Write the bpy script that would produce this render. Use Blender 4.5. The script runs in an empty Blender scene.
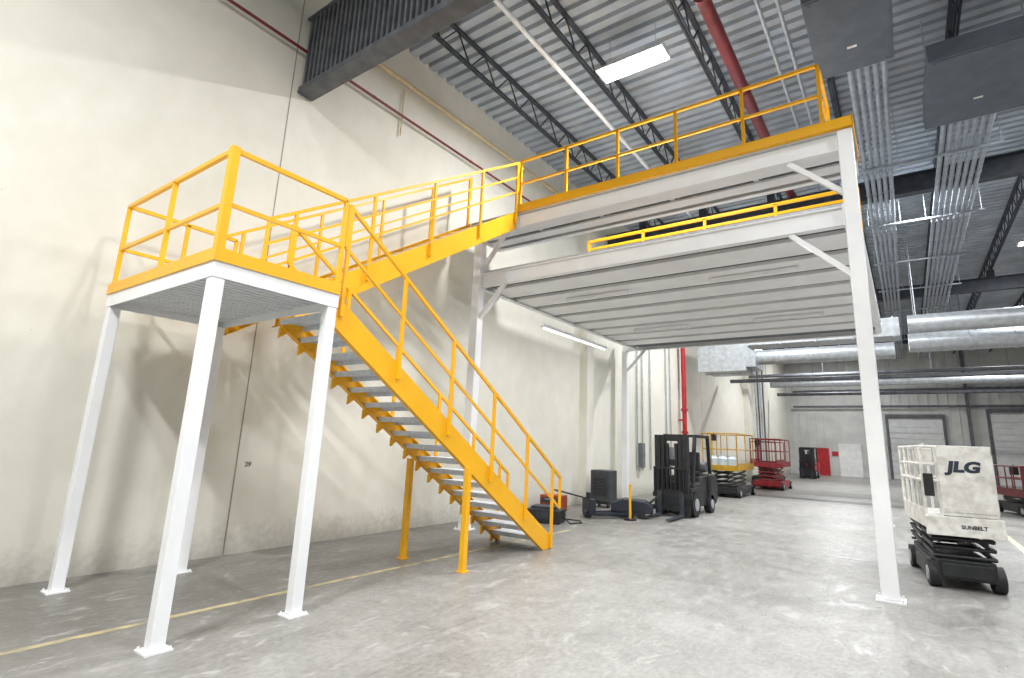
import bpy, bmesh, math, random
from mathutils import Vector, Matrix
random.seed(7)
scene = bpy.context.scene
try:
    scene.view_settings.view_transform = 'Standard'
except Exception:
    pass
COL = scene.collection

# ---------------------------------------------------------------- materials
def mat(name, c1, c2=None, rough=0.5, metal=0.0, scale=3.0, bump=0.0, bscale=30.0, fac=(0.35, 0.7), stretch=(1, 1, 1), spec=0.5):
    m = bpy.data.materials.new(name); m.use_nodes = True
    nt = m.node_tree; n = nt.nodes; l = nt.links
    b = n['Principled BSDF']
    b.inputs['Roughness'].default_value = rough
    b.inputs['Metallic'].default_value = metal
    b.inputs['Specular IOR Level'].default_value = spec
    c2 = c2 or tuple(x * 0.85 for x in c1)
    tc = n.new('ShaderNodeTexCoord'); mp = n.new('ShaderNodeMapping'); mp.inputs['Scale'].default_value = stretch
    l.new(tc.outputs['Object'], mp.inputs['Vector'])
    ns = n.new('ShaderNodeTexNoise'); ns.inputs['Scale'].default_value = scale; ns.inputs['Detail'].default_value = 6
    l.new(mp.outputs[0], ns.inputs['Vector'])
    cr = n.new('ShaderNodeValToRGB')
    cr.color_ramp.elements[0].position = fac[0]; cr.color_ramp.elements[1].position = fac[1]
    cr.color_ramp.elements[0].color = (*c2, 1); cr.color_ramp.elements[1].color = (*c1, 1)
    l.new(ns.outputs['Fac'], cr.inputs['Fac']); l.new(cr.outputs['Color'], b.inputs['Base Color'])
    return m

def emis(name, col, s):
    m = bpy.data.materials.new(name); m.use_nodes = True
    b = m.node_tree.nodes['Principled BSDF']
    b.inputs['Base Color'].default_value = (*col, 1)
    b.inputs['Emission Color'].default_value = (*col, 1); b.inputs['Emission Strength'].default_value = s
    return m

YEL = mat('yellow_paint', (0.93, 0.48, 0.012), (0.88, 0.44, 0.010), 0.36, scale=2)
WHT = mat('white_paint', (0.89, 0.90, 0.91), (0.82, 0.83, 0.85), 0.4, scale=2)
GAL = mat('galvanised_steel', (0.54, 0.58, 0.62), (0.40, 0.43, 0.47), 0.42, 0.45, scale=9)
CON = mat('conduit_steel', (0.42, 0.46, 0.51), (0.29, 0.32, 0.36), 0.45, 0.35, scale=5)
TRD = mat('tread_steel', (0.70, 0.74, 0.79), (0.56, 0.60, 0.65), 0.5, 0.05, scale=14)
GRT = mat('grating_steel', (0.64, 0.67, 0.70), (0.52, 0.55, 0.58), 0.5, 0.15, scale=14)
DKS = mat('dark_steel', (0.050, 0.060, 0.076), (0.03, 0.035, 0.045), 0.55, 0.2, scale=5)
GIR = mat('girder_grey', (0.14, 0.15, 0.165), (0.085, 0.09, 0.105), 0.6, 0.1, scale=4)
DUC = mat('duct_metal', (0.60, 0.63, 0.66), (0.43, 0.46, 0.49), 0.42, 0.5, scale=6)
DECK = mat('roof_deck_metal', (0.50, 0.545, 0.60), (0.35, 0.385, 0.43), 0.45, 0.15, scale=1.2)
RED = mat('maroon_pipe_paint', (0.22, 0.03, 0.035), (0.15, 0.02, 0.025), 0.4, scale=4)
REDB = mat('bright_red_paint', (0.50, 0.018, 0.028), (0.36, 0.012, 0.015), 0.4, scale=4)
REDD = mat('deep_red_paint', (0.34, 0.02, 0.028), (0.2, 0.012, 0.015), 0.45, scale=4)
ORG = mat('orange_red_paint', (0.45, 0.07, 0.02), (0.3, 0.045, 0.015), 0.45, scale=4)
BLK = mat('black_rubber', (0.018, 0.018, 0.02), (0.01, 0.01, 0.011), 0.6, scale=8)
BLP = mat('black_paint', (0.020, 0.022, 0.025), (0.011, 0.012, 0.014), 0.45, scale=5)
LFT = mat('lift_white_paint', (0.84, 0.83, 0.79), (0.58, 0.56, 0.51), 0.45, scale=8, fac=(.3, .6))
CRM = mat('cream_pipe', (0.70, 0.56, 0.33), (0.58, 0.46, 0.27), 0.5, scale=5)
BOX = mat('dark_grey_enclosure', (0.12, 0.145, 0.175), (0.09, 0.11, 0.135), 0.5, 0.1, scale=3)
GREYW = mat('far_panel', (0.62, 0.62, 0.60), (0.50, 0.50, 0.49), 0.6, scale=1)
INK = mat('black_ink', (0.02, 0.02, 0.025), None, 0.6)
INK2 = mat('faded_ink', (0.08, 0.08, 0.08), (0.16, 0.16, 0.15), 0.7, scale=20)
PLS = mat('blue_white_plastic', (0.62, 0.74, 0.82), (0.5, 0.62, 0.7), 0.3, scale=8)
SEAL = mat('joint_sealant', (0.33, 0.32, 0.28), None, 0.8)
SAW = mat('saw_cut', (0.20, 0.195, 0.18), None, 0.9)
CAB = mat('cabinet_dark', (.06, .065, .07), (.035, .04, .045), .5)
EPN = mat('panel_grey', (.22, .23, .24), (.16, .17, .18), .5)
LAMP = emis('lamp_diffuser', (1.0, 1.0, 1.0), 14.0)
TUBE = emis('tube_diffuser', (0.95, 0.98, 1.0), 1.2)

def wall_material():
    m = bpy.data.materials.new('painted_concrete_wall'); m.use_nodes = True
    nt = m.node_tree; n = nt.nodes; l = nt.links; b = n['Principled BSDF']
    b.inputs['Roughness'].default_value = 0.62; b.inputs['Specular IOR Level'].default_value = 0.25
    tc = n.new('ShaderNodeTexCoord')
    def noise(sc, st, det=6, dist=0.0):
        mp = n.new('ShaderNodeMapping'); mp.inputs['Scale'].default_value = st
        l.new(tc.outputs['Object'], mp.inputs['Vector'])
        k = n.new('ShaderNodeTexNoise'); k.inputs['Scale'].default_value = sc; k.inputs['Detail'].default_value = det; k.inputs['Distortion'].default_value = dist
        k.inputs['Roughness'].default_value = 0.6
        l.new(mp.outputs[0], k.inputs['Vector']); return k
    a = noise(0.8, (1, 1, 1), 9, .6); s = noise(2.4, (1, 1, 0.8), 10); f = noise(10, (1, 1, 1), 10)
    cr = n.new('ShaderNodeValToRGB'); e = cr.color_ramp.elements
    e[0].position = 0.36; e[0].color = (0.70, 0.68, 0.595, 1); e[1].position = 0.64; e[1].color = (0.775, 0.757, 0.68, 1)
    mx = n.new('ShaderNodeMath'); mx.operation = 'MULTIPLY_ADD'; mx.inputs[1].default_value = 0.5
    l.new(a.outputs['Fac'], mx.inputs[0])
    h = n.new('ShaderNodeMath'); h.operation = 'MULTIPLY'; h.inputs[1].default_value = 0.5
    l.new(s.outputs['Fac'], h.inputs[0]); l.new(h.outputs[0], mx.inputs[2]); l.new(mx.outputs[0], cr.inputs['Fac'])
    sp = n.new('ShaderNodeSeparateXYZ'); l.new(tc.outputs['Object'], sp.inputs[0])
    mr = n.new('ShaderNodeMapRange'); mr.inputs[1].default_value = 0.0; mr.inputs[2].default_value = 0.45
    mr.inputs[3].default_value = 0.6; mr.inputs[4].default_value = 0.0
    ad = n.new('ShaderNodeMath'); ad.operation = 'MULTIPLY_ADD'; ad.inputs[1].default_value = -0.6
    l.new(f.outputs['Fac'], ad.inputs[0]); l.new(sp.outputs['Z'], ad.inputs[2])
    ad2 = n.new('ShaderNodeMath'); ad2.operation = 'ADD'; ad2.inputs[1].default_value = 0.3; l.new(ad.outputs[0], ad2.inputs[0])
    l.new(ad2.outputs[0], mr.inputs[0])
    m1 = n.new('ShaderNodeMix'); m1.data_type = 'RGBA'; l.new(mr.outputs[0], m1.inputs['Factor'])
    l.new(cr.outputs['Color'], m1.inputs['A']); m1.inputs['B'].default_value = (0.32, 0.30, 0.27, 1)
    v = n.new('ShaderNodeTexVoronoi'); v.inputs['Scale'].default_value = 2.6; v.inputs['Randomness'].default_value = 1
    l.new(tc.outputs['Object'], v.inputs['Vector'])
    cc = n.new('ShaderNodeMapRange'); cc.inputs[1].default_value = 0.018; cc.inputs[2].default_value = 0.03; cc.inputs[3].default_value = .3; cc.inputs[4].default_value = 0
    l.new(v.outputs['Distance'], cc.inputs[0])
    m2 = n.new('ShaderNodeMix'); m2.data_type = 'RGBA'; l.new(cc.outputs[0], m2.inputs['Factor'])
    l.new(m1.outputs['Result'], m2.inputs['A']); m2.inputs['B'].default_value = (0.35, 0.33, 0.28, 1)
    l.new(m2.outputs['Result'], b.inputs['Base Color'])
    bp = n.new('ShaderNodeBump'); bp.inputs['Strength'].default_value = 0.18; bp.inputs['Distance'].default_value = 0.015
    l.new(s.outputs['Fac'], bp.inputs['Height']); l.new(bp.outputs[0], b.inputs['Normal'])
    return m
WALL = wall_material()

def floor_material():
    m = bpy.data.materials.new('stained_concrete_floor'); m.use_nodes = True
    nt = m.node_tree; n = nt.nodes; l = nt.links; b = n['Principled BSDF']
    b.inputs['Specular IOR Level'].default_value = 0.5
    tc = n.new('ShaderNodeTexCoord')
    def noise(sc, det=8, st=(1, 1, 1), dist=0.0, rot=0.0):
        mp = n.new('ShaderNodeMapping'); mp.inputs['Scale'].default_value = st; mp.inputs['Rotation'].default_value = (0, 0, rot)
        l.new(tc.outputs['Object'], mp.inputs['Vector'])
        k = n.new('ShaderNodeTexNoise'); k.inputs['Scale'].default_value = sc; k.inputs['Detail'].default_value = det
        k.inputs['Distortion'].default_value = dist; k.inputs['Roughness'].default_value = 0.72
        l.new(mp.outputs[0], k.inputs['Vector']); return k
    def mask(src, lo, hi, amt):
        c = n.new('ShaderNodeMapRange'); c.inputs[1].default_value = lo; c.inputs[2].default_value = hi; c.inputs[3].default_value = 0; c.inputs[4].default_value = amt
        l.new(src, c.inputs[0]); return c.outputs[0]
    def mixc(fac, a, col):
        q = n.new('ShaderNodeMix'); q.data_type = 'RGBA'; l.new(fac, q.inputs['Factor']); l.new(a, q.inputs['A']); q.inputs['B'].default_value = (*col, 1); return q.outputs['Result']
    a = noise(1.1, 14, dist=0.5); s = noise(22, 14, (1, 0.6, 1)); sc = noise(3.6, 15, (1.5, 0.7, 1), 1.0); st_ = noise(2.2, 14, (1, 1, 1), .4)
    tr = noise(2.2, 8, (6.0, 0.25, 1), 0.3, .12); tr2 = noise(2.0, 8, (7.0, 0.22, 1), 0.3, 1.1)
    cr = n.new('ShaderNodeValToRGB'); e = cr.color_ramp.elements
    e[0].position = 0.38; e[0].color = (0.205, 0.197, 0.182, 1); e[1].position = 0.60; e[1].color = (0.345, 0.337, 0.32, 1)
    mm = n.new('ShaderNodeMix'); mm.data_type = 'FLOAT'; mm.inputs['Factor'].default_value = 0.5
    l.new(a.outputs['Fac'], mm.inputs['A']); l.new(s.outputs['Fac'], mm.inputs['B'])
    l.new(mm.outputs['Result'], cr.inputs['Fac'])
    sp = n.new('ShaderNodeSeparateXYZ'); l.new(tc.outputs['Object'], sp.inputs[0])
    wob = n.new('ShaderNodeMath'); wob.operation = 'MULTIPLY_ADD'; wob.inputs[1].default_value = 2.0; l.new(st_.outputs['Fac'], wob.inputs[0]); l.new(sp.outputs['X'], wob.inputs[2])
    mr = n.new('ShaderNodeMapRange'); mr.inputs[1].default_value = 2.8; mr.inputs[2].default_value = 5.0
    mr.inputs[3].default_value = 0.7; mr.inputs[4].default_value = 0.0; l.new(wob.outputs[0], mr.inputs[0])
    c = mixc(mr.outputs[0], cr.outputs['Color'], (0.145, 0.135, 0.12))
    c = mixc(mask(st_.outputs['Fac'], .55, .68, .45), c, (0.14, 0.13, 0.12))
    c = mixc(mask(tr.outputs['Fac'], .58, .70, .45), c, (0.12, 0.115, 0.11))
    c = mixc(mask(tr2.outputs['Fac'], .58, .70, .35), c, (0.14, 0.135, 0.13))
    c = mixc(mask(sc.outputs['Fac'], .54, .66, .55), c, (0.50, 0.49, 0.47))
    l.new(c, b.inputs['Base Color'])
    r = n.new('ShaderNodeMapRange'); r.inputs[1].default_value = .35; r.inputs[2].default_value = .65; r.inputs[3].default_value = 0.27; r.inputs[4].default_value = 0.6
    l.new(sc.outputs['Fac'], r.inputs[0]); l.new(r.outputs[0], b.inputs['Roughness'])
    bp = n.new('ShaderNodeBump'); bp.inputs['Strength'].default_value = 0.12; bp.inputs['Distance'].default_value = 0.01
    l.new(s.outputs['Fac'], bp.inputs['Height']); l.new(bp.outputs[0], b.inputs['Normal'])
    return m
FLOOR = floor_material()
LINE = mat('worn_yellow_line_paint', (0.58, 0.49, 0.27), (0.28, 0.25, 0.20), 0.6, scale=5, fac=(0.35, 0.6))
WLINE = mat('worn_white_line_paint', (0.70, 0.66, 0.50), (0.42, 0.40, 0.36), 0.6, scale=7, fac=(0.38, 0.5))

# ---------------------------------------------------------------- mesh builder
class MB:
    def __init__(s): s.v = []; s.f = []; s.m = []; s.sm = []
    def add(s, vs, fs, mi=0, smooth=False):
        o = len(s.v); s.v += [Vector(v) for v in vs]
        for f in fs: s.f.append([i + o for i in f]); s.m.append(mi); s.sm.append(smooth)
        return s
    def box(s, x0, x1, y0, y1, z0, z1, mi=0):
        vs = [(x0, y0, z0), (x1, y0, z0), (x1, y1, z0), (x0, y1, z0), (x0, y0, z1), (x1, y0, z1), (x1, y1, z1), (x0, y1, z1)]
        return s.add(vs, [(3, 2, 1, 0), (4, 5, 6, 7), (0, 1, 5, 4), (1, 2, 6, 5), (2, 3, 7, 6), (3, 0, 4, 7)], mi)
    def seg(s, p, q, rects, up=(0, 0, 1), mi=0):
        p = Vector(p); q = Vector(q); d = (q - p).normalized(); up = Vector(up)
        if abs(d.dot(up)) > 0.99: up = Vector((0, 1, 0))
        a = d.cross(up).normalized(); b = a.cross(d)
        for (u0, u1, v0, v1) in rects:
            vs = []
            for e in (p, q):
                vs += [e + a * u0 + b * v0, e + a * u1 + b * v0, e + a * u1 + b * v1, e + a * u0 + b * v1]
            s.add(vs, [(0, 1, 2, 3), (7, 6, 5, 4), (0, 4, 5, 1), (1, 5, 6, 2), (2, 6, 7, 3), (3, 7, 4, 0)], mi)
        return s
    def bar(s, p, q, w, h=None, mi=0):
        h = h or w
        return s.seg(p, q, [(-w / 2, w / 2, -h / 2, h / 2)], mi=mi)
    def ibeam(s, p, q, w, h, t=0.015, mi=0):
        return s.seg(p, q, [(-w/2, w/2, -h/2, -h/2+t), (-w/2, w/2, h/2-t, h/2), (-t/2, t/2, -h/2+t, h/2-t)], mi=mi)
    def cyl(s, p, q, r, n=10, mi=0, r2=None, caps=True):
        p = Vector(p); q = Vector(q); d = (q - p).normalized(); r2 = r if r2 is None else r2
        up = Vector((0, 0, 1)) if abs(d.z) < 0.9 else Vector((1, 0, 0))
        a = d.cross(up).normalized(); b = a.cross(d); vs = []
        for e, rr in ((p, r), (q, r2)):
            for i in range(n):
                t = 2 * math.pi * i / n; vs.append(e + a * rr * math.cos(t) + b * rr * math.sin(t))
        s.add(vs, [(i, i + n, (i + 1) % n + n, (i + 1) % n) for i in range(n)], mi, True)
        if caps: s.add(vs[:n], [tuple(range(n))], mi); s.add(vs[n:], [tuple(reversed(range(n)))], mi)
        return s
    def path(s, pts, r, n=8, mi=0):
        for i in range(len(pts) - 1):
            s.cyl(pts[i], pts[i + 1], r, n, mi)
        return s
    def prism(s, poly, x0, x1, axis=0, mi=0):
        n = len(poly)
        def mk(x, a, b): return (x, a, b) if axis == 0 else ((a, x, b) if axis == 1 else (a, b, x))
        vs = [mk(x0, a, b) for a, b in poly] + [mk(x1, a, b) for a, b in poly]
        fs = [tuple(range(n)), tuple(reversed(range(n, 2 * n)))] + [(i, (i + 1) % n, (i + 1) % n + n, i + n) for i in range(n)]
        return s.add(vs, fs, mi)
    def obj(s, name, mats, parent=None, off=None, bevel=0.0):
        me = bpy.data.meshes.new(name)
        o = Vector(off) if off is not None else Vector((0, 0, 0))
        me.from_pydata([tuple(v - o) for v in s.v], [], s.f)
        mats = mats if isinstance(mats, (list, tuple)) else [mats]
        for m in mats: me.materials.append(m)
        for i, p in enumerate(me.polygons): p.material_index = s.m[i]; p.use_smooth = s.sm[i]
        bm = bmesh.new(); bm.from_mesh(me); bmesh.ops.recalc_face_normals(bm, faces=bm.faces); bm.to_mesh(me); bm.free()
        ob = bpy.data.objects.new(name, me); COL.objects.link(ob)
        if parent: ob.parent = parent
        elif off is not None: ob.location = o
        if bevel > 0:
            md = ob.modifiers.new('bevel', 'BEVEL'); md.width = bevel; md.segments = 2; md.limit_method = 'ANGLE'
        return ob

def tag(o, label, cat, group=None, kind=None):
    o['label'] = label; o['category'] = cat
    if group: o['group'] = group
    if kind: o['kind'] = kind
    return o
def thing(name, loc, label, cat, group=None, rot=0.0):
    e = bpy.data.objects.new(name, None); e.empty_display_size = 0.3; COL.objects.link(e)
    e.location = loc; e.rotation_euler = (0, 0, rot)
    return tag(e, label, cat, group)
def structure(o): o['kind'] = 'structure'; return o
def clone(root, loc, rot=None, label=None):
    def rec(o, par):
        c = o.copy(); COL.objects.link(c)
        if par is not None:
            c.parent = par; c.matrix_parent_inverse = o.matrix_parent_inverse.copy()
        for ch in o.children: rec(ch, c)
        return c
    c = rec(root, None); c.location = loc
    if rot is not None: c.rotation_euler = (0, 0, rot)
    if label: c['label'] = label
    return c

# ---------------------------------------------------------------- room shell
X1, Y0, Y1, ZR = 26.0, -9.0, 52.0, 10.25
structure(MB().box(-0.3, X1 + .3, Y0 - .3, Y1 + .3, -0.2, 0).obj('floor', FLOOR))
structure(MB().box(-0.3, 0, Y0, Y1, 0, ZR + 0.2).obj('wall_left', WALL))
structure(MB().box(X1, X1 + 0.3, Y0, Y1, 0, ZR + 0.2).obj('wall_right', WALL))
structure(MB().box(-0.3, X1 + .3, Y0 - 0.3, Y0, 0, ZR + 0.2).obj('wall_back', WALL))
m = MB().box(-0.3, X1 + .3, Y1, Y1 + 0.3, 0, ZR + 0.2)
x = 0.3
while x < X1: m.box(x, x + .08, Y1 - .05, Y1, 0, ZR); x += .6
structure(m.obj('wall_far', GREYW))
prof = []; per = 0.30; y = Y0
while y < Y1:
    prof += [(y, ZR), (y + 0.17, ZR), (y + 0.20, ZR + 0.09), (y + 0.27, ZR + 0.09)]; y += per
prof.append((y, ZR))
vs = []; fs = []
for (a, b) in prof: vs += [(-0.3, a, b), (X1 + .3, a, b)]
for i in range(len(prof) - 1): fs.append((2*i, 2*i+1, 2*i+3, 2*i+2))
structure(MB().add(vs, fs).obj('ceiling', DECK))
for i, yy in enumerate((4.35, 27.5, 39.0)):
    structure(MB().box(0.0, 0.004, yy - 0.009, yy + 0.009, 0, ZR).obj('trim_%d' % (i + 1), SEAL))
structure(MB().box(0.0, 0.28, 14.9, 15.35, 0, ZR).obj('trim_4', WALL))
structure(MB().box(0.0, 0.35, 36.3, 37.0, 0, ZR).obj('trim_5', WALL))
k = 6
for (xa, xb, ya, yb) in ((0.3, 25, 11.49, 11.50), (0.3, 25, 22.99, 23.0)):
    structure(MB().box(xa, xb, ya, yb, 0, .001).obj('trim_%d' % k, SAW)); k += 1

tag(MB().box(2.30, 2.375, -1.5, 10.4, 0, 0.003).obj('floor_line', LINE), 'worn yellow painted line along the concrete floor', 'floor marking')
tag(MB().box(10.05, 10.17, 14.0, 44, 0, 0.003).obj('floor_line', WLINE), 'pale painted aisle line on the concrete floor', 'floor marking')
def text_mesh(body, size, name, m, extr=0.002, bold=.02):
    c = bpy.data.curves.new(name, 'FONT'); c.body = body; c.size = size; c.extrude = extr; c.align_x = 'CENTER'; c.align_y = 'CENTER'
    c.offset = size * bold
    t = bpy.data.objects.new(name, c); COL.objects.link(t)
    bpy.context.view_layer.update()
    me = bpy.data.meshes.new_from_object(t.evaluated_get(bpy.context.evaluated_depsgraph_get()))
    bpy.data.objects.remove(t); me.materials.clear(); me.materials.append(m)
    o = bpy.data.objects.new(name, me); COL.objects.link(o); return o
t = text_mesh('29', 0.10, 'wall_number', INK2); t.rotation_euler = (math.pi/2, 0, math.pi/2); t.location = (0.003, 4.53, 1.29)
tag(t, 'small black stencilled number 29 on the concrete wall', 'number marking')

# ---------------------------------------------------------------- far wall items
d = MB().box(0, 3.4, -0.12, -.06, 0, 4.6)
for k in range(10): d.box(0, 3.4, -0.165, -0.12, 0.44 * k + 0.05, 0.44 * k + 0.41)
structure(d.obj('door_1', mat('rollup_pale', (0.66, 0.67, 0.67), (0.56, 0.57, 0.57), 0.5, 0.1))).location = (7.3, Y1, 0)
structure(MB().box(0, 0.95, -0.16, -0.09, 0, 2.2).box(0.12, 0.2, -0.2, -0.16, 0.95, 1.1).obj('door_2', REDB)).location = (2.05, Y1, 0)
structure(MB().box(0, 1.6, -0.14, -.06, 0, 2.6).box(.76, .84, -.16, -.14, 0, 2.6).box(.5, .62, -.17, -.14, 1.0, 1.15).obj('door_3', mat('white_door', (0.86, 0.86, 0.85), None, 0.5))).location = (3.7, Y1, 0)
d = MB().box(0, 5, -0.12, -.06, 0, 5.0)
for k in range(11): d.box(0, 5, -0.165, -0.12, 0.44 * k + 0.05, 0.44 * k + 0.41)
structure(d.obj('door_4', mat('rollup_pale2', (0.7, 0.71, 0.71), (0.6, 0.61, 0.61), 0.5, 0.1))).location = (13.5, Y1, 0)
for i, (xa, xb, zt) in enumerate(((7.1, 10.9, 4.75), (13.3, 18.7, 5.15))):
    m = MB().box(xa, xa + .18, Y1 - .2, Y1 - .055, 0, zt).box(xb - .18, xb, Y1 - .2, Y1 - .055, 0, zt).box(xa, xb, Y1 - .2, Y1 - .055, zt, zt + .25)
    structure(m.obj('trim_%d' % (8 + i), GIR))
for i, xx in enumerate((5.9, 12.3, 20.5)):
    tag(MB().ibeam((xx, Y1 - 0.3, 0), (xx, Y1 - 0.3, ZR), 0.2, 0.2, 0.03).box(xx - .22, xx + .22, Y1 - .52, Y1 - .08, 0, .03).obj('building_column', GIR, off=(xx, Y1 - 0.3, 0)), 'dark steel building column against the end wall', 'column', 'dark building columns')
tag(MB().box(0, .45, -.03, 0, 0, .35).box(.05, .40, -.035, -.03, .05, .3).obj('safety_sign', REDB, bevel=.005), 'small plain red safety sign on the end wall', 'sign').location = (3.2, Y1 - .06, 1.6)
for zz in (5.6, 6.9):
    m = MB().cyl((0, 0, 0), (20, 0, 0), .09, 10)
    for k in range(8): m.box(k*2.6+.2, k*2.6+.24, 0, .35, -.03, .03)
    tag(m.obj('wall_pipe', GIR), 'dark horizontal pipe on brackets across the end wall', 'pipe', 'end wall pipes').location = (.6, Y1 - .42, zz)

# ---------------------------------------------------------------- roof structure
def joist_mesh():
    m = MB(); zt, zb = ZR - 0.03, ZR - 0.62
    m.bar((0, Y0 + .05, zt), (0, Y1 - .1, zt), 0.10, 0.05); m.seg((0, Y0 + .05, zb), (0, Y1 - .1, zb), [(-0.05, -0.008, -0.025, 0.025), (0.008, 0.05, -0.025, 0.025)])
    y = Y0 + 0.2; k = 0; st = 0.45
    while y + st < Y1 - .1:
        a, b = (zb, zt) if k % 2 == 0 else (zt, zb)
        m.bar((0, y, a), (0, y + st, b), 0.026); y += st; k += 1
    return m
jr = None
for i in range(12):
    x = 1.4 + 2.1 * i
    if jr is None:
        jr = tag(joist_mesh().obj('roof_joist', DKS), 'dark open-web steel joist under the metal roof deck', 'roof joist', 'open-web roof joists'); o = jr
    else:
        o = jr.copy(); COL.objects.link(o)
    o.location = (x, 0, 0)
m = MB(); zb, zt = 7.72, 9.28; yy = 4.60
m.box(0.02, X1 - .02, -0.15, 0.15, zb, zb + 0.04).box(0.02, X1 - .02, -0.15, 0.15, zt - .04, zt).box(0.02, X1 - .02, -0.02, 0.02, zb + .04, zt - .04)
m.box(0.02, X1 - .02, -0.14, -0.125, zb + .04, zb + .12)
x = 0.10
while x < X1 - .2: m.box(x, x + 0.05, -0.12, 0.12, zb + .04, zt - .04); x += 0.13
for i in range(12): m.box(1.3 + 2.1*i, 1.5 + 2.1*i, -.1, .1, zt, ZR - .655)
o = tag(m.obj('roof_girder', GIR), 'deep grey ribbed steel girder spanning under the roof joists', 'girder', 'main roof girders'); o.location = (0, yy, 0)
gm = None
for yy in (16.8, 28.8, 40.8):
    if gm is None:
        m = MB().ibeam((0.02, 0, 9.0), (X1 - .02, 0, 9.0), .26, .56, .03)
        for i in range(12): m.box(1.3 + 2.1*i, 1.5 + 2.1*i, -.1, .1, 9.28, ZR - .655)
        gm = tag(m.obj('roof_girder', DKS), 'dark steel girder spanning under the roof joists', 'girder', 'main roof girders'); o = gm
    else: o = gm.copy(); COL.objects.link(o)
    o.location = (0, yy, 0)

def pipe(name, pts, r, m, label, cat, group=None, n=10, clamps=None):
    b = MB(); b.path(pts, r, n)
    for p in pts[1:-1]:
        b.cyl((p[0], p[1], p[2] - r*1.15), (p[0], p[1], p[2] + r*1.15), r * 1.15, n)
    if clamps:
        p, q = Vector(pts[0]), Vector(pts[1]); L = (q - p).length; dd = (q - p) / L; k = clamps
        while k < L:
            b.cyl(p + dd * (k - .03), p + dd * (k + .03), r * 1.2, n); k += clamps
    return tag(b.obj(name, m, off=pts[0]), label, cat, group)
pipe('sprinkler_pipe', [(0.12, -6, 8.5), (0.12, 14.5, 8.55)], 0.028, RED, 'thin red pipe run along the upper concrete wall', 'pipe', clamps=3)
pipe('wall_conduit', [(0.14, 4.98, 9.30), (0.14, 14.5, 9.42)], 0.05, CRM, 'cream pipe fixed high on the concrete wall', 'pipe', clamps=2)
pipe('wall_conduit', [(0.06, 6.8, 9.2), (0.06, 6.8, 8.1)], 0.015, CRM, 'thin cream vertical drop pipe on the wall', 'pipe')
pipe('hanging_conduit', [(3.15, -4, 9.36), (3.15, 30, 9.36)], 0.05, WHT, 'long white pipe hung under the roof joists', 'pipe', clamps=4)
pipe('sprinkler_main', [(6.15, -4, 9.44), (6.15, 24, 9.44)], 0.12, RED, 'thick dark red sprinkler main under the roof joists', 'pipe', n=16, clamps=3.0)
for k, xx in enumerate((6.9, 7.2)):
    pipe('roof_conduit', [(xx, -3, 9.45), (xx, 30, 9.45)], 0.035, GAL, 'galvanised conduit run under the roof joists', 'conduit', 'roof conduits')

def pull_box(loc, sx, sy, sz):
    t = thing('pull_box', loc, 'dark grey sheet-metal pull box hung from the roof', 'electrical box', 'suspended pull boxes')
    MB().box(-sx/2, sx/2, -sy/2, sy/2, 0, sz).obj('enclosure', BOX, t, bevel=0.01)
    m = MB().box(-sx/2 + .04, sx/2 - .04, -sy/2 + .04, sy/2 - .04, -0.015, -.001)
    for a in (-1, 1):
        for b in (-1, 1): m.cyl((a*(sx/2-.1), b*(sy/2-.1), -.03), (a*(sx/2-.1), b*(sy/2-.1), -.015), .015, 8)
    m.obj('cover', BOX, t)
    for a in (-1, 1):
        MB().cyl((a*(sx/2-.08), 0, sz), (a*(sx/2-.08), 0, ZR - 0.02 - loc[2]), 0.012, 6).obj('hanger_rod', GAL, t)
    MB().box(-.07, .07, sy*0.15, sy*.15+.06, -.018, -.0155).obj('warning_label', LFT, t)
pull_box((8.2, 9.05, 8.5), 1.15, 2.1, 0.45)
pull_box((10.05, 11.75, 8.5), 1.6, 2.4, 0.35)
pull_box((9.9, 8.3, 8.9), 1.0, 1.6, 0.4)
def conduit(x, y0, z, r):
    return pipe('conduit', [(x, y0, z), (x, 47, z)], r, CON, 'galvanised conduit in a bundle run below the roof', 'conduit', 'galvanised conduit bundle', clamps=3.05)
for k in range(5): conduit(8.12 + 0.128 * k, 10.14, 8.68, .051)
for k in range(7): conduit(9.6 + 0.132 * k, 12.98, 8.68, .053)
for i, yy in enumerate((14.5, 18.5, 22.5, 26.5, 30.5, 34.5, 38.5, 42.5)):
    m = MB().box(-1.4, 1.35, -.03, .03, 0, .045)
    for xx in (-1.35, -.55, .05, 1.3): m.cyl((xx, 0, .045), (xx, 0, ZR - 8.57 - .02), .008, 6)
    o = tag(m.obj('trapeze_hanger', CON), 'galvanised strut hanger carrying conduits below the roof', 'hanger', 'conduit hangers'); o.location = (9.35, yy, 8.56)

def duct(y, z, x0, x1, r, name='air_duct', label='silver round air duct hung below the roof'):
    m = MB().cyl((x0, y, z), (x1, y, z), r, 24)
    x = x0 + 0.6
    while x < x1: m.cyl((x-.02, y, z), (x+.02, y, z), r + .02, 24); x += 1.2
    x = x0 + .25
    while x < x1: m.box(x-.01, x+.01, y-.01, y+.01, z + r - .02, ZR - .01); x += 4.35
    return tag(m.obj(name, DUC, off=(x0, y, z)), label, 'air duct')
duct(22.6, 6.30, 8.75, 20, 0.32)
duct(24.6, 5.98, 8.75, 20, 0.36)
duct(40.0, 6.3, 1.0, 20, 0.26)
m = MB().box(3.5, 8.5, 22.1, 23.2, 5.85, 6.5)
for k in range(5): m.box(3.5 + k*1.2, 3.55 + k*1.2, 22.06, 23.24, 5.81, 6.54)
m.box(3.85, 3.88, 22.6, 22.63, 6.5, ZR-.01).box(7.6, 7.63, 22.6, 22.63, 6.5, ZR-.01)
tag(m.obj('air_duct', DUC, off=(3.4, 22.6, 6)), 'silver rectangular air duct with flanged seams', 'air duct')
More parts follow.
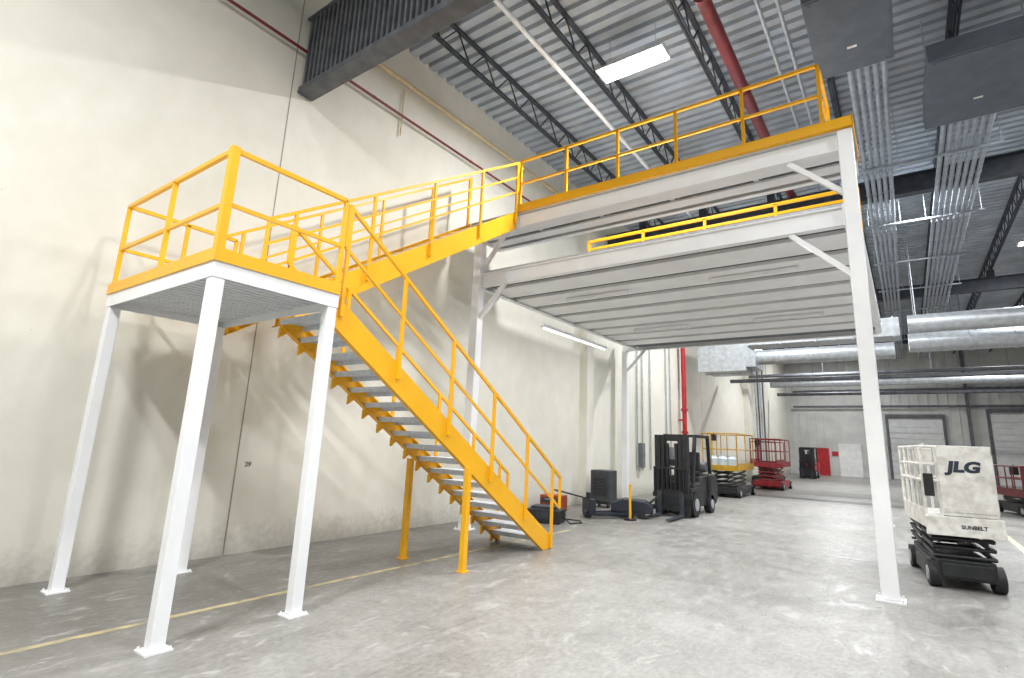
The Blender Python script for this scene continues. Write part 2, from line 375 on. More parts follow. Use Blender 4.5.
m = MB().box(1.0, 2.9, 24.2, 26.4, 5.2, 6.9).box(.92, 2.98, 24.15, 24.2, 5.15, 6.95).box(.92, 2.98, 25.3, 25.35, 5.15, 6.95).box(2.0, 2.03, 25, 25.03, 6.9, ZR-.01)
m.prism([(24.5, 5.35), (26.1, 5.35), (26.1, 6.6), (24.5, 6.6)], 2.9, 3.3).cyl((3.3, 25.3, 5.85), (8.3, 25.3, 5.85), .33, 20)
for k in range(4): m.cyl((4.0 + k*1.2, 25.3, 5.85), (4.05 + k*1.2, 25.3, 5.85), .35, 20)
tag(m.obj('air_handler', DUC, off=(1.2, 24, 5.5)), 'silver box-shaped air handling unit with round duct outlet', 'air handler')
for (yy, zz, r) in ((31, 5.5, .10), (44.5, 6.0, .12), (35.5, 6.3, .10)):
    xa, xb = .6, 20
    m = MB().cyl((xa, yy, zz), (xb, yy, zz), r, 16); x = xa + 1
    while x < xb: m.cyl((x-.02, yy, zz), (x+.02, yy, zz), r+.02, 16).box(x-.008, x+.008, yy-.008, yy+.008, zz+r, ZR-.01); x += 3.1
    tag(m.obj('overhead_pipe', GIR, off=(xa, yy, zz)), 'dark overhead pipe crossing the far end of the hall', 'pipe', 'overhead cross pipes')

# ---------------------------------------------------------------- light fixtures
def high_bay(z=9.42, group='high-bay ceiling lights'):
    t = thing('high_bay_light', (0, 0, z), 'bright white rectangular high-bay ceiling light', 'ceiling light', group)
    MB().prism([(-.25, 0), (.25, 0), (.16, .12), (-.16, .12)], -.72, .72).obj('housing', WHT, t)
    MB().box(-.68, .68, -.21, .21, -.02, -0.001).obj('diffuser', LAMP, t)
    for a in (-.5, .5): MB().cyl((a, 0, .12), (a, 0, ZR - z - .01), .008, 6).obj('hanger_cable', GAL, t)
    return t
hb = high_bay(); hb.location = (4.45, 8.95, 9.42)
def lamp(loc, sx, sy, power, col=(.975, .988, 1), rot=(0, 0, 0)):
    L = bpy.data.lights.new('lamp', 'AREA'); L.shape = 'RECTANGLE'; L.size = sx; L.size_y = sy; L.energy = power; L.color = col
    o = bpy.data.objects.new('lamp', L); COL.objects.link(o); o.location = loc; o.rotation_euler = rot
    return o
PW = .97
lamp((4.45, 8.95, 9.36), 1.2, .38, 580 * PW)
for (x, y, p) in ((5.2, -2.8, 940), (9.6, -1.5, 480), (8.9, 3.2, 330), (13, 5.5, 380), (13, 13.5, 480), (4.45, 21, 780), (9.2, 17.6, 430), (13, 25, 500), (13, 38, 560), (4.45, 45.5, 620), (20, 9, 320), (20, 30, 360)):
    clone(hb, (x, y, 9.42)); lamp((x, y, 9.36), 1.2, .38, p * PW)  # mixes far-aisle fixtures with unseen ones added for exposure and softer wall shadows
t = high_bay(8.02); t.location = (4.9, 34.0, 8.02); lamp((4.9, 34, 7.96), 1.3, .4, 620 * PW)

t = thing('tube_light', (0.45, 13.9, 4.86), 'long white tube light fixed below the mezzanine beside the wall', 'ceiling light')
MB().box(-.07, .07, -1.9, 1.9, .03, .1).obj('housing', WHT, t)
MB().cyl((0, -1.85, 0), (0, 1.85, 0), .028, 12).obj('tube', TUBE, t)
for yy in (10.49, 14.41):
    for xx in (2.9, 6.2):
        t = thing('added_fill_strip', (xx, yy, 5.05), 'slim white strip light added below the mezzanine joists as fill', 'ceiling light', 'added mezzanine fill strips')
        MB().box(-.8, .8, -.05, .05, 0, .07).obj('housing', WHT, t)
        lamp((xx, yy, 5.04), 1.5, .08, 110)  # added fill light; the strips only serve to brighten the space under the deck

# ---------------------------------------------------------------- mezzanine
XM, XR, YM, YB = 0.82, 8.0, 8.76, 17.6
mz = thing('mezzanine', (XM, YM, 0), 'white steel mezzanine with yellow guardrails on tall square columns', 'mezzanine')
O = (XM, YM, 0)
def mpart(b, name, m, bevel=0.0, parent=None):
    return b.obj(name, m, parent or mz, off=O, bevel=bevel)
def column(x, y, top):
    c = mpart(MB().box(x-.1, x+.1, y-.1, y+.1, 0.02, top), 'column', WHT, 0.012)
    mb = MB().box(x-.16, x+.16, y-.16, y+.16, 0, .02)
    for a in (-.13, .13):
        for bb in (-.13, .13): mb.cyl((x+a, y+bb, .02), (x+a, y+bb, .05), .015, 6)
    mpart(mb, 'base_plate', WHT, parent=c)
XRF, XMF = 7.74, .35
column(XM, YM, 6.3); column(XR, YM, 6.62); column(XMF, YB, 5.1); column(XRF, YB, 5.1)
ZB0, ZB1 = 5.10, 5.40
mpart(MB().ibeam((XM + .1, YM, (ZB0+ZB1)/2), (XR - .1, YM, (ZB0+ZB1)/2), .14, ZB1-ZB0, .018).box(XM+.1, XM+.12, YM-.1, YM+.1, ZB0-.02, ZB1+.02).box(XR-.12, XR-.1, YM-.1, YM+.1, ZB0-.02, ZB1+.02), 'main_beam', WHT)
mpart(MB().ibeam((XMF - .1, YB, (ZB0+ZB1)/2), (XR, YB, (ZB0+ZB1)/2), .14, ZB1-ZB0, .018), 'main_beam', WHT)
for xx in (XM, XR):
    mpart(MB().ibeam((xx, YM + .1, (ZB0+ZB1)/2), (xx, YB - .1, (ZB0+ZB1)/2), .14, ZB1-ZB0, .018), 'side_beam', WHT)
y = YM + .75
while y < YB - .3:
    mpart(MB().seg((XM + .02, y, 5.165), (XR - .02, y, 5.165), [(-.36, .36, -.03, -.012), (-.36, -.345, -.012, .035), (.345, .36, -.012, .035)]), 'joist', WHT)
    y += .98
prof = []; y = YM + .08
while y < YB - .1: prof += [(y, 5.205), (y + .055, 5.205), (y + .065, 5.28), (y + .10, 5.28)]; y += .11
vs = []; fs = []
for (a, b) in prof: vs += [(XM + .075, a, b), (XR - .075, a, b)]
for i in range(len(prof) - 1): fs.append((2*i, 2*i+1, 2*i+3, 2*i+2))
mpart(MB().add(vs, fs), 'lower_decking', mat('lower_decking_steel', (.24, .26, .29), (.16, .18, .20), .45, .2, scale=6))
mpart(MB().box(XM-.05, XR+.05, YM+.07, YB+.05, 5.41, 5.50), 'floor_panel', GRT)
YU = 9.80; ZU = 6.69
mpart(MB().seg((.5, YM, 6.47), (XR-.1, YM, 6.47), [(-.07, .07, -.16, -.142), (-.07, .07, .145, .16), (-.01, .01, -.142, .145)]), 'walkway_beam', WHT)
mpart(MB().ibeam((.5, YU, 6.50), (XR+.1, YU, 6.50), .12, .26, .018), 'walkway_beam', WHT)
for xx in (.55, 2.1, 3.6, 5.1, 6.6, 7.95):
    mpart(MB().ibeam((xx, YM + .07, 6.50), (xx, YU - .07, 6.50), .08, .16, .012), 'cross_joist', WHT)
for yy in (9.05, 9.48):
    mpart(MB().seg((.5, yy, 6.40), (XR+.05, yy, 6.40), [(-.14, .14, -.02, 0), (-.14, -.12, 0, .015), (.12, .14, 0, .015)]), 'soffit_panel', WHT)
prof = []; y = YM - .06
while y < YU + .05: prof += [(y, 6.60), (y + .05, 6.60), (y + .06, 6.67), (y + .10, 6.67)]; y += .11
vs = []; fs = []
for (a, b) in prof: vs += [(.5, a, b), (XR + .1, a, b)]
for i in range(len(prof) - 1): fs.append((2*i, 2*i+1, 2*i+3, 2*i+2))
mpart(MB().add(vs, fs), 'walkway_decking', GRT)
mpart(MB().box(.5, XR+.1, YM-.06, YU+.06, 6.675, 6.69), 'floor_panel', GRT)

def rail_run(p, q, h, zs, posts, w=0.045, base=-.12):
    p = Vector(p); q = Vector(q); m = MB(); up = Vector((0, 0, 1))
    m.bar(p + up*h, q + up*h, w, w)
    for z in zs: m.bar(p + up*z, q + up*z, w*.85, w*.85)
    for t in posts:
        b = p.lerp(q, t); m.bar(b + up*base, b + up*(h), w, w)
    return m
g = mpart(rail_run((1.95, YM-.1, ZU), (7.72, YM-.1, ZU), 1.14, (.60,), [0, .2, .4, .6, .8, 1.0], .05, -.03), 'guardrail', YEL)
mpart(MB().box(1.92, XR + .12, YM-.14, YM-.125, 6.64, 6.80).box(1.92, XR+.1, YM-.125, YM-.07, 6.64, 6.655), 'toe_board', YEL, parent=g)
g = mpart(rail_run((7.74, YM-.06, ZU), (7.74, YU+.05, ZU), 1.06, (.55,), [1], .045, 0), 'guardrail', YEL)
mpart(MB().box(XR+.11, XR+.125, YM-.14, YU+.08, 6.60, 6.82), 'toe_board', YEL, parent=g)
mpart(MB().box(.5, XR+.1, YU+.07, YU+.085, 6.58, 6.76), 'toe_board', YEL, parent=g)
g = mpart(rail_run((2.4, 11.0, 5.5), (XR+.02, 11.0, 5.5), 1.15, (.95, .5), [0, .25, .5, .75, 1], .06, 0), 'guardrail', YEL)
mpart(MB().box(2.4, XR, 10.99, 11.01, 5.5, 5.62), 'toe_board', YEL, parent=g)
for a, b in (((7.2, YM, 6.30), (7.95, YM, 5.60)), ((7.15, YM, 5.10), (7.95, YM, 4.33)), ((1.55, YM, 6.30), (.9, YM, 5.48)), ((1.55, YM, 5.10), (.87, YM, 4.38)),
             ((1.1, YB, 5.10), (.42, YB, 4.4)), ((XM, YM+.75, 5.1), (XM, YM+.05, 4.4))):
    mpart(MB().bar(a, b, .075, .075), 'knee_brace', WHT)

# ---------------------------------------------------------------- staircase
XA, XB, YA, YC = .59, 3.12, 2.27, 3.52
SO = (XA, YA, 0)
st = thing('staircase', SO, 'yellow two-flight industrial staircase with white landing frame', 'staircase')
def sp(b, name, m, bevel=0.0, parent=None): return b.obj(name, m, parent or st, off=SO, bevel=bevel)
ZL0, ZL1 = 3.2, 3.37
for (x, y) in ((XA, YA), (XB, YA), (XB, YC), (XA, YC)):
    c = sp(MB().box(x-.06, x+.06, y-.06, y+.06, .015, ZL0-.001), 'support_post', WHT, .01)
    mb = MB().box(x-.105, x+.105, y-.105, y+.105, 0, .015)
    for a in (-.085, .085): mb.cyl((x+a, y-.085, .015), (x+a, y-.085, .035), .011, 6).cyl((x+a, y+.085, .015), (x+a, y+.085, .035), .011, 6)
    sp(mb, 'base_plate', WHT, parent=c)
fx0, fx1, fy0, fy1 = XA-.065, XB+.065, YA-.065, YC+.065
m = MB().box(fx0, fx1, fy0, fy0+.014, ZL0, ZL1).box(fx0, fx1, fy1-.014, fy1, ZL0, ZL1).box(fx0, fx0+.014, fy0+.014, fy1-.014, ZL0, ZL1).box(fx1-.014, fx1, fy0+.014, fy1-.014, ZL0, ZL1)
sp(m, 'landing_frame', WHT)
m = MB(); x = fx0 + .014
while x < fx1 - .12: m.box(x, x + .12, fy0+.014, fy1-.014, 3.372, 3.384).box(x+.02, x+.07, fy0+.014, fy1-.014, 3.29, 3.372); x += .12
sp(m, 'landing_grating', mat('landing_grating_steel', (.84, .87, .90), (.76, .79, .82), .45, .0, scale=10))
LR = 1.13; zl = 3.385; i_ = .03
g = sp(rail_run((fx0+i_, fy0+i_, zl), (fx1-i_, fy0+i_, zl), LR, (.56,), [0, .5], .045, .01).bar((fx1-i_, fy0+i_, zl+.01), (fx1-i_, fy0+i_, zl+LR+.03), .08), 'guardrail', YEL)
sp(MB().box(fx0-.018, fx1+.018, fy0-.016, fy0-.002, zl-.03, zl+.10), 'toe_board', YEL, parent=g)
g = sp(rail_run((fx1-i_, fy0+.08, zl), (fx1-i_, fy1-.02, zl), LR, (.56,), [1], .045, .01), 'guardrail', YEL)
sp(MB().box(fx1+.002, fx1+.016, fy0-.002, fy1, zl-.03, zl+.10), 'toe_board', YEL, parent=g)
g = sp(rail_run((fx0+i_, fy0+.06, zl), (fx0+i_, fy1, zl), LR, (.56,), [.5, 1], .045, .01), 'guardrail', YEL)
sp(MB().box(fx0-.016, fx0-.002, fy0-.002, fy1, zl-.03, zl+.10), 'toe_board', YEL, parent=g)
S1 = .66
def z1(y): return 3.42 - S1 * (y - YC)
ye = 8.42; ys = YC + .07
for (xa, xb, fl, hh) in ((XB-.012, XB, -1, .36), (1.99, 2.002, 1, .27)):
    yb = ye - (.36 - .08) if hh > .3 else ye - .09
    yb = YC + (3.42 - hh) / S1
    m = MB().prism([(ys, z1(ys)), (ye, z1(ye)), (ye, 0.004), (yb, 0.004), (ys, z1(ys)-hh)], xa, xb) if yb < ye else MB().prism([(ys, z1(ys)), (ye, z1(ye)), (ye, max(.004, z1(ye)-hh)), (ys, z1(ys)-hh)], xa, xb)
    xi0, xi1 = (xa-.06, xa-.0005) if fl < 0 else (xb+.0005, xb+.06)
    for dz in (0, -hh+.015):
        yy = ye if dz == 0 else min(yb, ye)
        z_e = max(z1(yy)+dz, .02)
        m.prism([(ys, z1(ys)+dz), (yy, z_e), (yy, z_e-.015), (ys, z1(ys)+dz-.015)], xi0, xi1)
    sp(m, 'stringer', YEL)
for i in range(1, 18):
    z = 3.37 - .186 * i; yc = YC + .09 + .282 * (i - .5)
    if z < .1: break
    m = MB().box(2.005, XB-.015, yc-.16, yc+.16, z-.035, z)
    m.box(2.005, XB-.015, yc+.145, yc+.16, z-.10, z-.035).box(2.005, XB-.015, yc-.16, yc-.145, z-.07, z-.035)
    t_ = sp(m, 'stair_tread', TRD)
    sp(MB().box(2.004, 2.03, yc-.15, yc+.15, z-.10, z-.036).prism([(yc-.15, z-.1), (yc+.02, z-.1), (yc-.15, max(z-.23, .01))], 1.985, 2.03), 'tread_bracket', YEL, parent=t_)
def flight_rail(x, ya, yb, f, tops, posts, base):
    m = MB()
    for k, t in enumerate(tops): m.bar((x, ya, f(ya)+t), (x, yb, f(yb)+t), .043 if k == 0 else .034)
    for y in posts: m.bar((x, y, f(y)+base), (x, y, f(y)+tops[0]), .042)
    m.bar((x, ya, f(ya)+tops[0]), (x, ya, f(ya)+tops[-1]), .04)
    m.bar((x, yb, f(yb)+tops[0]), (x, yb, f(yb)+tops[-1]), .04)
    return m
for x in (XB+.025, 1.965):
    sp(flight_rail(x, YC+.1, 8.62, z1, (1.13, .60), (YC+.14, 4.6, 5.6, 6.6, 7.55, 8.36), -.2), 'guardrail', YEL)
for x, hh in ((XB+.02, .36), (1.95, .29)):
    c = sp(MB().box(x-.04, x+.04, 6.025, 6.105, .012, z1(6.065)-hh+.02), 'support_leg', YEL)
    sp(MB().box(x-.07, x+.07, 5.995, 6.135, 0, .012), 'base_plate', YEL, parent=c)
S2 = .627
def z2(y): return 3.45 + S2 * (y - 3.52)
yf = YM - .16
for (xa, xb, fl) in ((1.90, 1.915, -1), (.60, .615, 1)):
    m = MB().prism([(ys, z2(ys)), (yf, z2(yf)), (yf, z2(yf)-.40), (ys, z2(ys)-.40)], xa, xb)
    xi0, xi1 = (xa-.06, xa-.0005) if fl < 0 else (xb+.0005, xb+.06)
    for dz in (0, -.385): m.prism([(ys, z2(ys)+dz), (yf, z2(yf)+dz), (yf, z2(yf)+dz-.015), (ys, z2(ys)+dz-.015)], xi0, xi1)
    sp(m, 'stringer', YEL)
for i in range(1, 17):
    yc = YC + .09 + .305 * (i - .5); z = z2(yc) - .15
    if yc + .14 > yf: break
    m = MB().box(.618, 1.897, yc-.14, yc+.14, z-.03, z).box(.618, 1.897, yc-.14, yc-.125, z-.07, z-.03)
    sp(m, 'stair_tread', TRD)
sp(flight_rail(1.945, 3.3, YM-.18, z2, (1.14, .80, .46), (3.66, 4.9, 6.15, 7.4, 8.54), -.25), 'guardrail', YEL)
sp(flight_rail(.575, 3.3, YM-.18, z2, (1.14, .62), (3.66, 4.9, 6.15, 7.4, 8.54), -.25), 'guardrail', YEL)

# ---------------------------------------------------------------- scissor lifts
def wheel(m, x, y, r, w, mi=0):
    m.cyl((x-w/2, y, r), (x+w/2, y, r), r, 20, mi); return m
def scissor_lift(loc, rot, label, body, L=1.85, W=.78, zp=.95, top=1.95, layers=4, panel=True, text=True, group=None, base=None):
    t = thing('scissor_lift', loc, label, 'scissor lift', group, rot)
    base = base or body
    m = MB().box(-W/2+.06, W/2-.06, 0, L, .14, .40).box(-W/2+.02, W/2-.02, .25, L-.25, .2, .36)
    m.box(-W/2-.0, W/2, .48, L-.5, .10, .30)
    m.box(-W/2+.1, W/2-.1, -.05, 0, .18, .36).obj('chassis', base, t, bevel=.01)
    for yy in (.18, L-.2):
        for s_ in (-1, 1):
            b = MB(); wheel(b, s_*(W/2-.03), yy, .175, .13)
            b.cyl((s_*(W/2+.035), yy, .175), (s_*(W/2+.045), yy, .175), .10, 14, 1)
            b.obj('wheel', [BLK, GAL], t)
    z0, z1_ = .42, zp - .06; dz = (z1_ - z0) / layers
    m = MB()
    for k in range(layers):
        for s_ in (-1, 1):
            a, b_ = z0 + k*dz + .02, z0 + (k+1)*dz - .01
            m.bar((s_*.33, .06, a), (s_*.33, L-.06, b_), .035, .06)
            m.bar((s_*.27, L-.06, a), (s_*.27, .06, b_), .035, .06)
        m.cyl((-.36, L/2, (a+b_)/2), (.36, L/2, (a+b_)/2), .025, 8)
        m.cyl((-.36, .06, a), (.36, .06, a), .025, 8); m.cyl((-.36, L-.06, a), (.36, L-.06, a), .02, 8)
    m.obj('scissor_stack', base, t)
    MB().box(-W/2, W/2, -.02, L+.02, zp-.06, zp).box(-W/2-.02, W/2+.02, -.04, -.021, zp-.16, zp+.04).box(-W/2-.02, -W/2-.001, 0, L, zp-.14, zp+.12).box(W/2+.001, W/2+.02, 0, L, zp-.14, zp+.12).obj('platform', body, t)
    m = MB()
    zz = [top, (zp + top)/2 + .02] + ([top - .25] if text else [])
    for z in zz:
        for (a, b_) in (((-W/2, 0), (W/2, 0)), ((W/2, 0), (W/2, L)), ((W/2, L), (-W/2, L)), ((-W/2, L), (-W/2, 0))):
            m.cyl((a[0], a[1], z), (b_[0], b_[1], z), .022, 8)
    for (x, y) in ((-W/2, 0), (W/2, 0), (W/2, L), (-W/2, L), (-W/2, L/2), (W/2, L/2), (-W/2, L*.25), (-W/2, L*.75), (-W/4, 0), (0, L), (-.05, L*.5)):
        m.cyl((x, y, zp-.05), (x, y, top), .021, 8)
    m.obj('guardrail', body, t)
    MB().box(-W/2+.06, -W/2+.26, L*.35, L*.35+.16, top-.28, top-.02).cyl((-W/2+.16, L*.35+.08, top-.02), (-W/2+.16, L*.35+.08, top+.06), .018, 8).obj('control_box', body if text else BLP, t, bevel=.01)
    if panel:
        xl = -.20 if text else -W/2
        MB().box(xl, W/2+.03, -.06, -.035, zp+.05, top+.02).box(xl+.02, W/2+.01, -.075, -.061, zp+.1, zp+.16).obj('front_panel', body, t, bevel=.006)
        MB().box(-W/2-.03, W/2+.07, -.11, -.042, zp-.22, zp+.04).box(W/2+.025, W/2+.05, -.03, .7, zp+.1, top-.1).obj('lower_panel', body, t, bevel=.008)
        if text:
            MB().box(-W/2+.0, -.27, -.05, -.03, zp+.3, zp+.62).obj('manual_holder', BLP, t, bevel=.01)
            MB().box(-.1, .2, .3, .7, zp, zp+.35).obj('tool_crate', EPN, t, bevel=.01)
            x = text_mesh('JLG', .20, 'logo_lettering', mat('logo_ink', (.02, .035, .06), None, .5), bold=.055); x.parent = t; x.rotation_euler = (math.pi/2, 0, 0); x.location = (.10, -.062, top - .28); x.scale = (1.25, 1, 1)
            x.data.transform(Matrix(((1, .16, 0, 0), (0, 1, 0, 0), (0, 0, 1, 0), (0, 0, 0, 1))))
            x['label'] = 'bold dark slanted lettering'
            x = text_mesh('SUNBELT', .07, 'lettering', INK, bold=.03); x.parent = t; x.rotation_euler = (math.pi/2, 0, 0); x.location = (.12, -.112, zp - .09)
    return t
scissor_lift((8.87, 10.1, 0), math.radians(8), 'worn white scissor lift with dark base and black lettering', LFT, base=BLP)
YLF = mat('lift_yellow', (.66, .38, .02), (.45, .26, .02), .45, scale=5)
scissor_lift((2.35, 21.9, 0), 0, 'yellow scissor lift parked behind the forklift', YLF, L=2.6, W=1.3, zp=1.15, top=2.4, layers=4, panel=False, text=False, base=BLP)
bt = None
for i in range(3):
    for j in range(2):
        m = MB().cyl((0, 0, 0), (0, 0, .28), .12, 14).cyl((0, 0, .28), (0, 0, .36), .12, 14, r2=.04).cyl((0, 0, .36), (0, 0, .42), .04, 12)
        if bt is None:
            bt = tag(m.obj('water_jug', PLS), 'pale blue plastic jug standing on the yellow lift platform', 'jug', 'jugs on the lift platform'); o = bt
        else: o = bt.copy(); COL.objects.link(o)
        o.location = (1.95 + .35*i, 22.2 + .4*j, 1.151)
scissor_lift((2.75, 28.2, 0), 0, 'deep red scissor lift with dark base parked near the wall', REDD, L=2.4, W=1.35, zp=1.2, top=2.35, layers=4, panel=False, text=False, base=REDD)
scissor_lift((1.6, 33.5, 0), 0, 'dark red scissor lift standing beside the wall', RED, L=2.4, W=1.35, zp=1.2, top=2.3, layers=5, panel=False, text=False, base=BLP)
scissor_lift((11.9, 24.5, 0), 0.3, 'dark red scissor lift standing across the aisle', RED, L=2.0, W=1.2, zp=.75, top=1.6, layers=3, panel=True, text=False, base=BLP)

# ---------------------------------------------------------------- forklifts
def forklift(loc, rot, label, body, accent):
    t = thing('forklift', loc, label, 'forklift', None, rot)
    W = 1.05
    poly = [(.35, .30), (.35, .85), (1.0, .85), (1.05, 1.0), (1.75, 1.05), (2.25, 1.02), (2.38, .85), (2.4, .35), (2.2, .22), (.6, .22)]
    MB().prism(poly, -W/2+.08, W/2-.08).obj('chassis', body, t, bevel=.03)
    MB().prism([(1.72, .22), (1.72, 1.08), (2.3, 1.06), (2.44, .85), (2.44, .4), (2.3, .22)], -W/2, W/2).obj('counterweight', body, t, bevel=.05)
    for s_ in (-1, 1):
        b = MB(); b.cyl((s_*(W/2-.2), .45, .32), (s_*(W/2), .45, .32), .32, 24); b.cyl((s_*(W/2+.001), .45, .32), (s_*(W/2+.015), .45, .32), .16, 16, 1); b.obj('wheel', [BLK, accent], t)
        b = MB(); b.cyl((s_*(W/2-.18), 1.85, .25), (s_*(W/2), 1.85, .25), .25, 24); b.cyl((s_*(W/2+.001), 1.85, .25), (s_*(W/2+.015), 1.85, .25), .13, 16, 1); b.obj('wheel', [BLK, accent], t)
        MB().prism([(.05, .5), (.12, .74), (.9, .74), (.9, .68), (.16, .68), (.11, .5)], s_*(W/2-.11)-.11, s_*(W/2-.11)+.11).obj('fender', body, t)
    m = MB()
    for s_ in (-1, 1):
        x = s_*(W/2-.1)
        m.bar((x, .42, .7), (x, .72, 2.1), .08, .11); m.bar((x, 2.05, .98), (x, 1.9, 2.1), .08, .11); m.bar((x, .68, 2.12), (x, 1.95, 2.12), .08, .08)
    for k in range(9): m.bar((-W/2+.1, .72+.15*k, 2.13), (W/2-.1, .72+.15*k, 2.13), .05, .05)
    m.obj('overhead_guard', BLP, t)
    m = MB()
    for s_ in (-1, 1):
        m.box(s_*.38-.075, s_*.38+.075, 0, .15, .06, 2.12); m.box(s_*.24-.05, s_*.24+.05, .01, .12, .08, 2.08)
        m.cyl((s_*.12, .07, .1), (s_*.12, .07, 1.9), .05, 10)
    for z in (.15, .8, 1.4, 2.04): m.box(-.42, .42, .1, .16, z-.08, z+.08)
    m.obj('mast', BLP, t)
    m = MB()
    for z in (.22, .55): m.box(-.5, .5, -.06, -.01, z-.06, z+.06)
    m.box(-.3, .3, -.03, -.015, .2, .7)
    for k in range(9): m.box(-.46+.115*k-.018, -.46+.115*k+.018, -.045, -.02, .55, 1.25)
    m.box(-.48, .48, -.05, -.015, 1.22, 1.27)
    m.obj('carriage', BLP, t)
    for s_ in (-1, 1):
        MB().prism([(-.061, .04), (-.061, .65), (-.10, .65), (-.105, .08), (-1.15, .055), (-1.15, .04)], s_*.3-.06, s_*.3+.06).obj('fork', DKS, t)
    MB().box(-.27, .27, 1.15, 1.6, 1.04, 1.16).box(-.27, .27, 1.53, 1.67, 1.16, 1.68).obj('seat', BLK, t, bevel=.03)
    m = MB(); m.cyl((0, .7, .85), (0, .85, 1.22), .03, 8)
    for k in range(16):
        a, b_ = 2*math.pi*k/16, 2*math.pi*(k+1)/16
        m.cyl((.17*math.cos(a), .85+.16*math.sin(a), 1.24-.05*math.sin(a)), (.17*math.cos(b_), .85+.16*math.sin(b_), 1.24-.05*math.sin(b_)), .015, 6)
    m.cyl((-.17, .85, 1.24), (.17, .85, 1.24), .012, 6)
    m.obj('steering_wheel', BLK, t)
    MB().cyl((-.33, 2.05, 1.25), (.33, 2.05, 1.25), .15, 16).box(-.2, .2, 1.98, 2.12, 1.055, 1.12).obj('gas_cylinder', EPN, t)
    return t
forklift((3.1, 14.45, 0), 0, 'black counterbalance forklift with lowered forks parked on the concrete', BLP, GAL)
forklift((2.4, 43.6, 0), 0, 'red and black forklift parked near the far door', REDB, GAL)

# ---------------------------------------------------------------- small items
PJ = mat('pallet_jack_blue', (.02, .028, .045), (.012, .017, .028), .4)
t = thing('pallet_jack', (1.7, 12.6, 0), 'dark blue hand pallet jack resting on the concrete floor', 'pallet jack', rot=math.radians(-40))
for s_ in (-1, 1):
    MB().box(s_*.19-.08, s_*.19+.08, -.0, 1.15, .07, .13).cyl((s_*.19-.04, 1.0, .04), (s_*.19+.04, 1.0, .04), .04, 12).obj('fork', PJ, t)
MB().box(-.27, .27, -.16, 0, .08, .45).cyl((-.1, -.12, .09), (.1, -.12, .09), .09, 14).cyl((0, -.1, .45), (0, -.1, .6), .06, 12).obj('pump_body', PJ, t, bevel=.01)
MB().cyl((0, -.12, .45), (0, -.85, .62), .02, 8).path([(-.14, -.85, .62), (-.14, -1.0, .64), (.14, -1.0, .64), (.14, -.85, .62), (-.14, -.85, .62)], .017, 8).obj('handle', BLP, t)
t = thing('floor_scrubber', (2.35, 13.55, 0), 'low dark walk-behind floor machine beside the forklift', 'floor machine', rot=math.radians(-70))
MB().prism([(-.5, .12), (-.5, .34), (-.2, .45), (.35, .42), (.55, .3), (.55, .12)], -.28, .28).obj('body', PJ, t, bevel=.02)
for s_ in (-1, 1): MB().cyl((s_*.24, .25, .12), (s_*.3, .25, .12), .12, 16).obj('wheel', BLK, t)
MB().cyl((0, -.35, 0.0), (0, -.35, .12), .26, 20).obj('brush_head', BLK, t)
MB().path([(-.2, .45, .36), (-.2, .75, .6), (.2, .75, .6), (.2, .45, .36)], .02, 8).obj('handle', BLP, t)
t = thing('machine_cabinet', (.85, 14.95, 0), 'near-black louvred machine cabinet on a wheeled base beside the wall', 'machine cabinet')
MB().box(-.3, .3, -.28, .28, .16, 1.05).obj('body', CAB, t, bevel=.02)
m = MB()
for k in range(6): m.prism([(-.281, .38 + k*.09), (-.31, .36 + k*.09), (-.281, .43 + k*.09)], -.22, .22)
m.obj('louvre', BLP, t)
m = MB().box(-.33, .33, -.32, .32, .1, .16)
for a in (-.27, .27):
    for b_ in (-.26, .26): m.cyl((a-.03, b_, .06), (a+.03, b_, .06), .06, 12)
m.obj('wheeled_base', BLP, t)
t = thing('battery_charger', (1.35, 11.0, 0), 'low dark boxes and cable on the floor by the staircase', 'equipment', rot=.3)
MB().box(-.4, .4, -.3, .3, 0, .30).obj('case', BLP, t, bevel=.02)
MB().box(-.3, .3, -.22, .22, .301, .36).box(-.15, .15, -.31, -.301, .1, .25).obj('lid', DKS, t)
MB().path([(.4, 0, .15), (.6, -.1, .02), (.8, .2, .02), (.7, .5, .02), (.3, .6, .02)], .015, 6).obj('cable', BLK, t)
t = thing('tool_chest', (.75, 12.3, 0), 'low orange-red tool chest with dark drawers beside the wall', 'tool chest', rot=.15)
MB().box(-.3, .3, -.2, .2, .08, .48).obj('body', ORG, t, bevel=.01)
for k in range(2):
    d = MB().box(-.27, .27, -.215, -.201, .12 + k*.17, .25 + k*.17).obj('drawer', CAB, t)
    MB().box(-.15, .15, -.235, -.216, .2 + k*.17, .22 + k*.17).obj('handle', GAL, d)
for a in (-.24, .24): MB().cyl((a-.02, 0, .04), (a+.02, 0, .04), .04, 10).obj('wheel', BLK, t)
t = thing('safety_stanchion', (2.6, 12.9, 0), 'slim yellow and orange safety stanchion on a dark base', 'stanchion')
MB().cyl((0, 0, .04), (0, 0, .85), .03, 10).obj('pole', YEL, t)
MB().cyl((0, 0, 0), (0, 0, .04), .15, 18).obj('base', BLK, t)

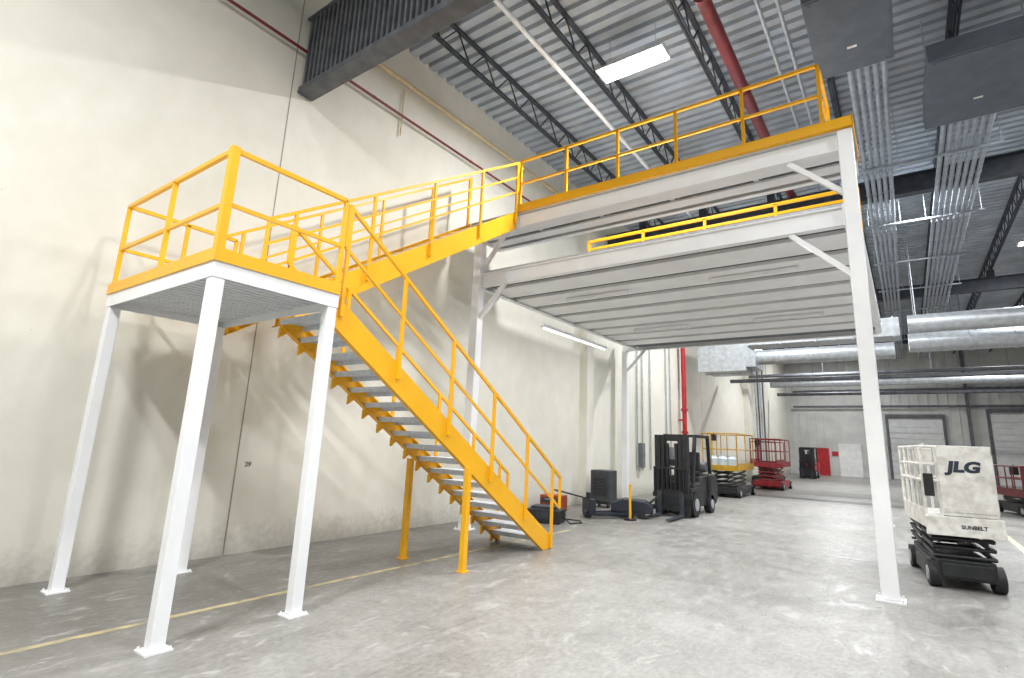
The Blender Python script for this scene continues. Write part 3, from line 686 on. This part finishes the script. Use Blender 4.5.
for k, yy in enumerate((19.3, 19.8, 20.6, 22.4, 22.9)):
    pipe('wall_conduit', [(.06, yy, .9), (.06, yy, 9.9)], .03, GAL, 'thin grey vertical conduit on the wall', 'conduit', 'vertical wall conduits')
for (yy, z0, z1_, w) in ((19.55, 1.0, 1.9, .3), (21.5, .8, 2.1, .6), (22.65, 1.0, 1.8, .3)):
    tag(MB().box(0.012, .2, -w/2, w/2, z0, z1_).box(.2, .215, -w/2+.03, w/2-.03, z0+.03, z1_-.03).box(.215, .235, w/2-.1, w/2-.07, (z0+z1_)/2-.05, (z0+z1_)/2+.05).obj('electrical_panel', EPN), 'grey electrical panel mounted on the concrete wall', 'electrical panel', 'wall electrical panels').location = (0, yy, 0)
m = MB().cyl((.3, 24, 0), (.3, 24, ZR-.1), .1, 16).cyl((.3, 24, 2.4), (.3, 24, 2.5), .15, 16).cyl((.3, 24, 3.4), (.3, 24, 3.5), .15, 16).cyl((.3, 24, 1.2), (.3, 24, 1.3), .15, 16).cyl((.03, 24, 3), (.3, 24, 3), .04, 8)
tag(m.obj('fire_riser', REDB, off=(.3, 24, 0)), 'bright red vertical fire riser pipe beside the wall', 'pipe')
for k in range(4):
    pipe('wall_conduit', [(.5 + .15*k, 37.6, .3), (.5 + .15*k, 37.6, 7.5)], .05, GIR if k % 2 else GAL, 'grey vertical pipe at the wall corner', 'pipe', 'corner pipes')
for xx in (5.9, 11.4):
    tag(MB().cyl((0, 0, 0), (0, 0, 1.1), .09, 14).cyl((0, 0, 1.1), (0, 0, 1.15), .09, 14, r2=.03).obj('bollard', YEL), 'yellow steel bollard near the far wall', 'bollard', 'yellow bollards').location = (xx, 49.5, 0)

# ---------------------------------------------------------------- world, camera
w = bpy.data.worlds.new('world'); scene.world = w; w.use_nodes = True
w.node_tree.nodes['Background'].inputs['Color'].default_value = (.75, .85, 1, 1)
w.node_tree.nodes['Background'].inputs['Strength'].default_value = .3

f, yaw, pitch, roll = 533.7, .6205, .214, .03897
s_, c_ = math.sin(yaw), math.cos(yaw); sp_, cp_ = math.sin(pitch), math.cos(pitch)
F = Vector((-s_*cp_, c_*cp_, sp_)); R0 = Vector((c_, s_, 0)); U0 = R0.cross(F)
R = R0*math.cos(roll) + U0*math.sin(roll); U = -R0*math.sin(roll) + U0*math.cos(roll)
cd = bpy.data.cameras.new('camera'); cam = bpy.data.objects.new('camera', cd); COL.objects.link(cam)
cam.matrix_world = Matrix(((R.x, U.x, -F.x, 8.344), (R.y, U.y, -F.y, 0), (R.z, U.z, -F.z, 1.8), (0, 0, 0, 1)))
cd.sensor_width = 36; cd.lens = f / 1024 * 36; cd.shift_x = -10.8 / 1024; cd.shift_y = -13.88 / 1024
cd.clip_end = 300; cd.clip_start = .05
scene.camera = cam
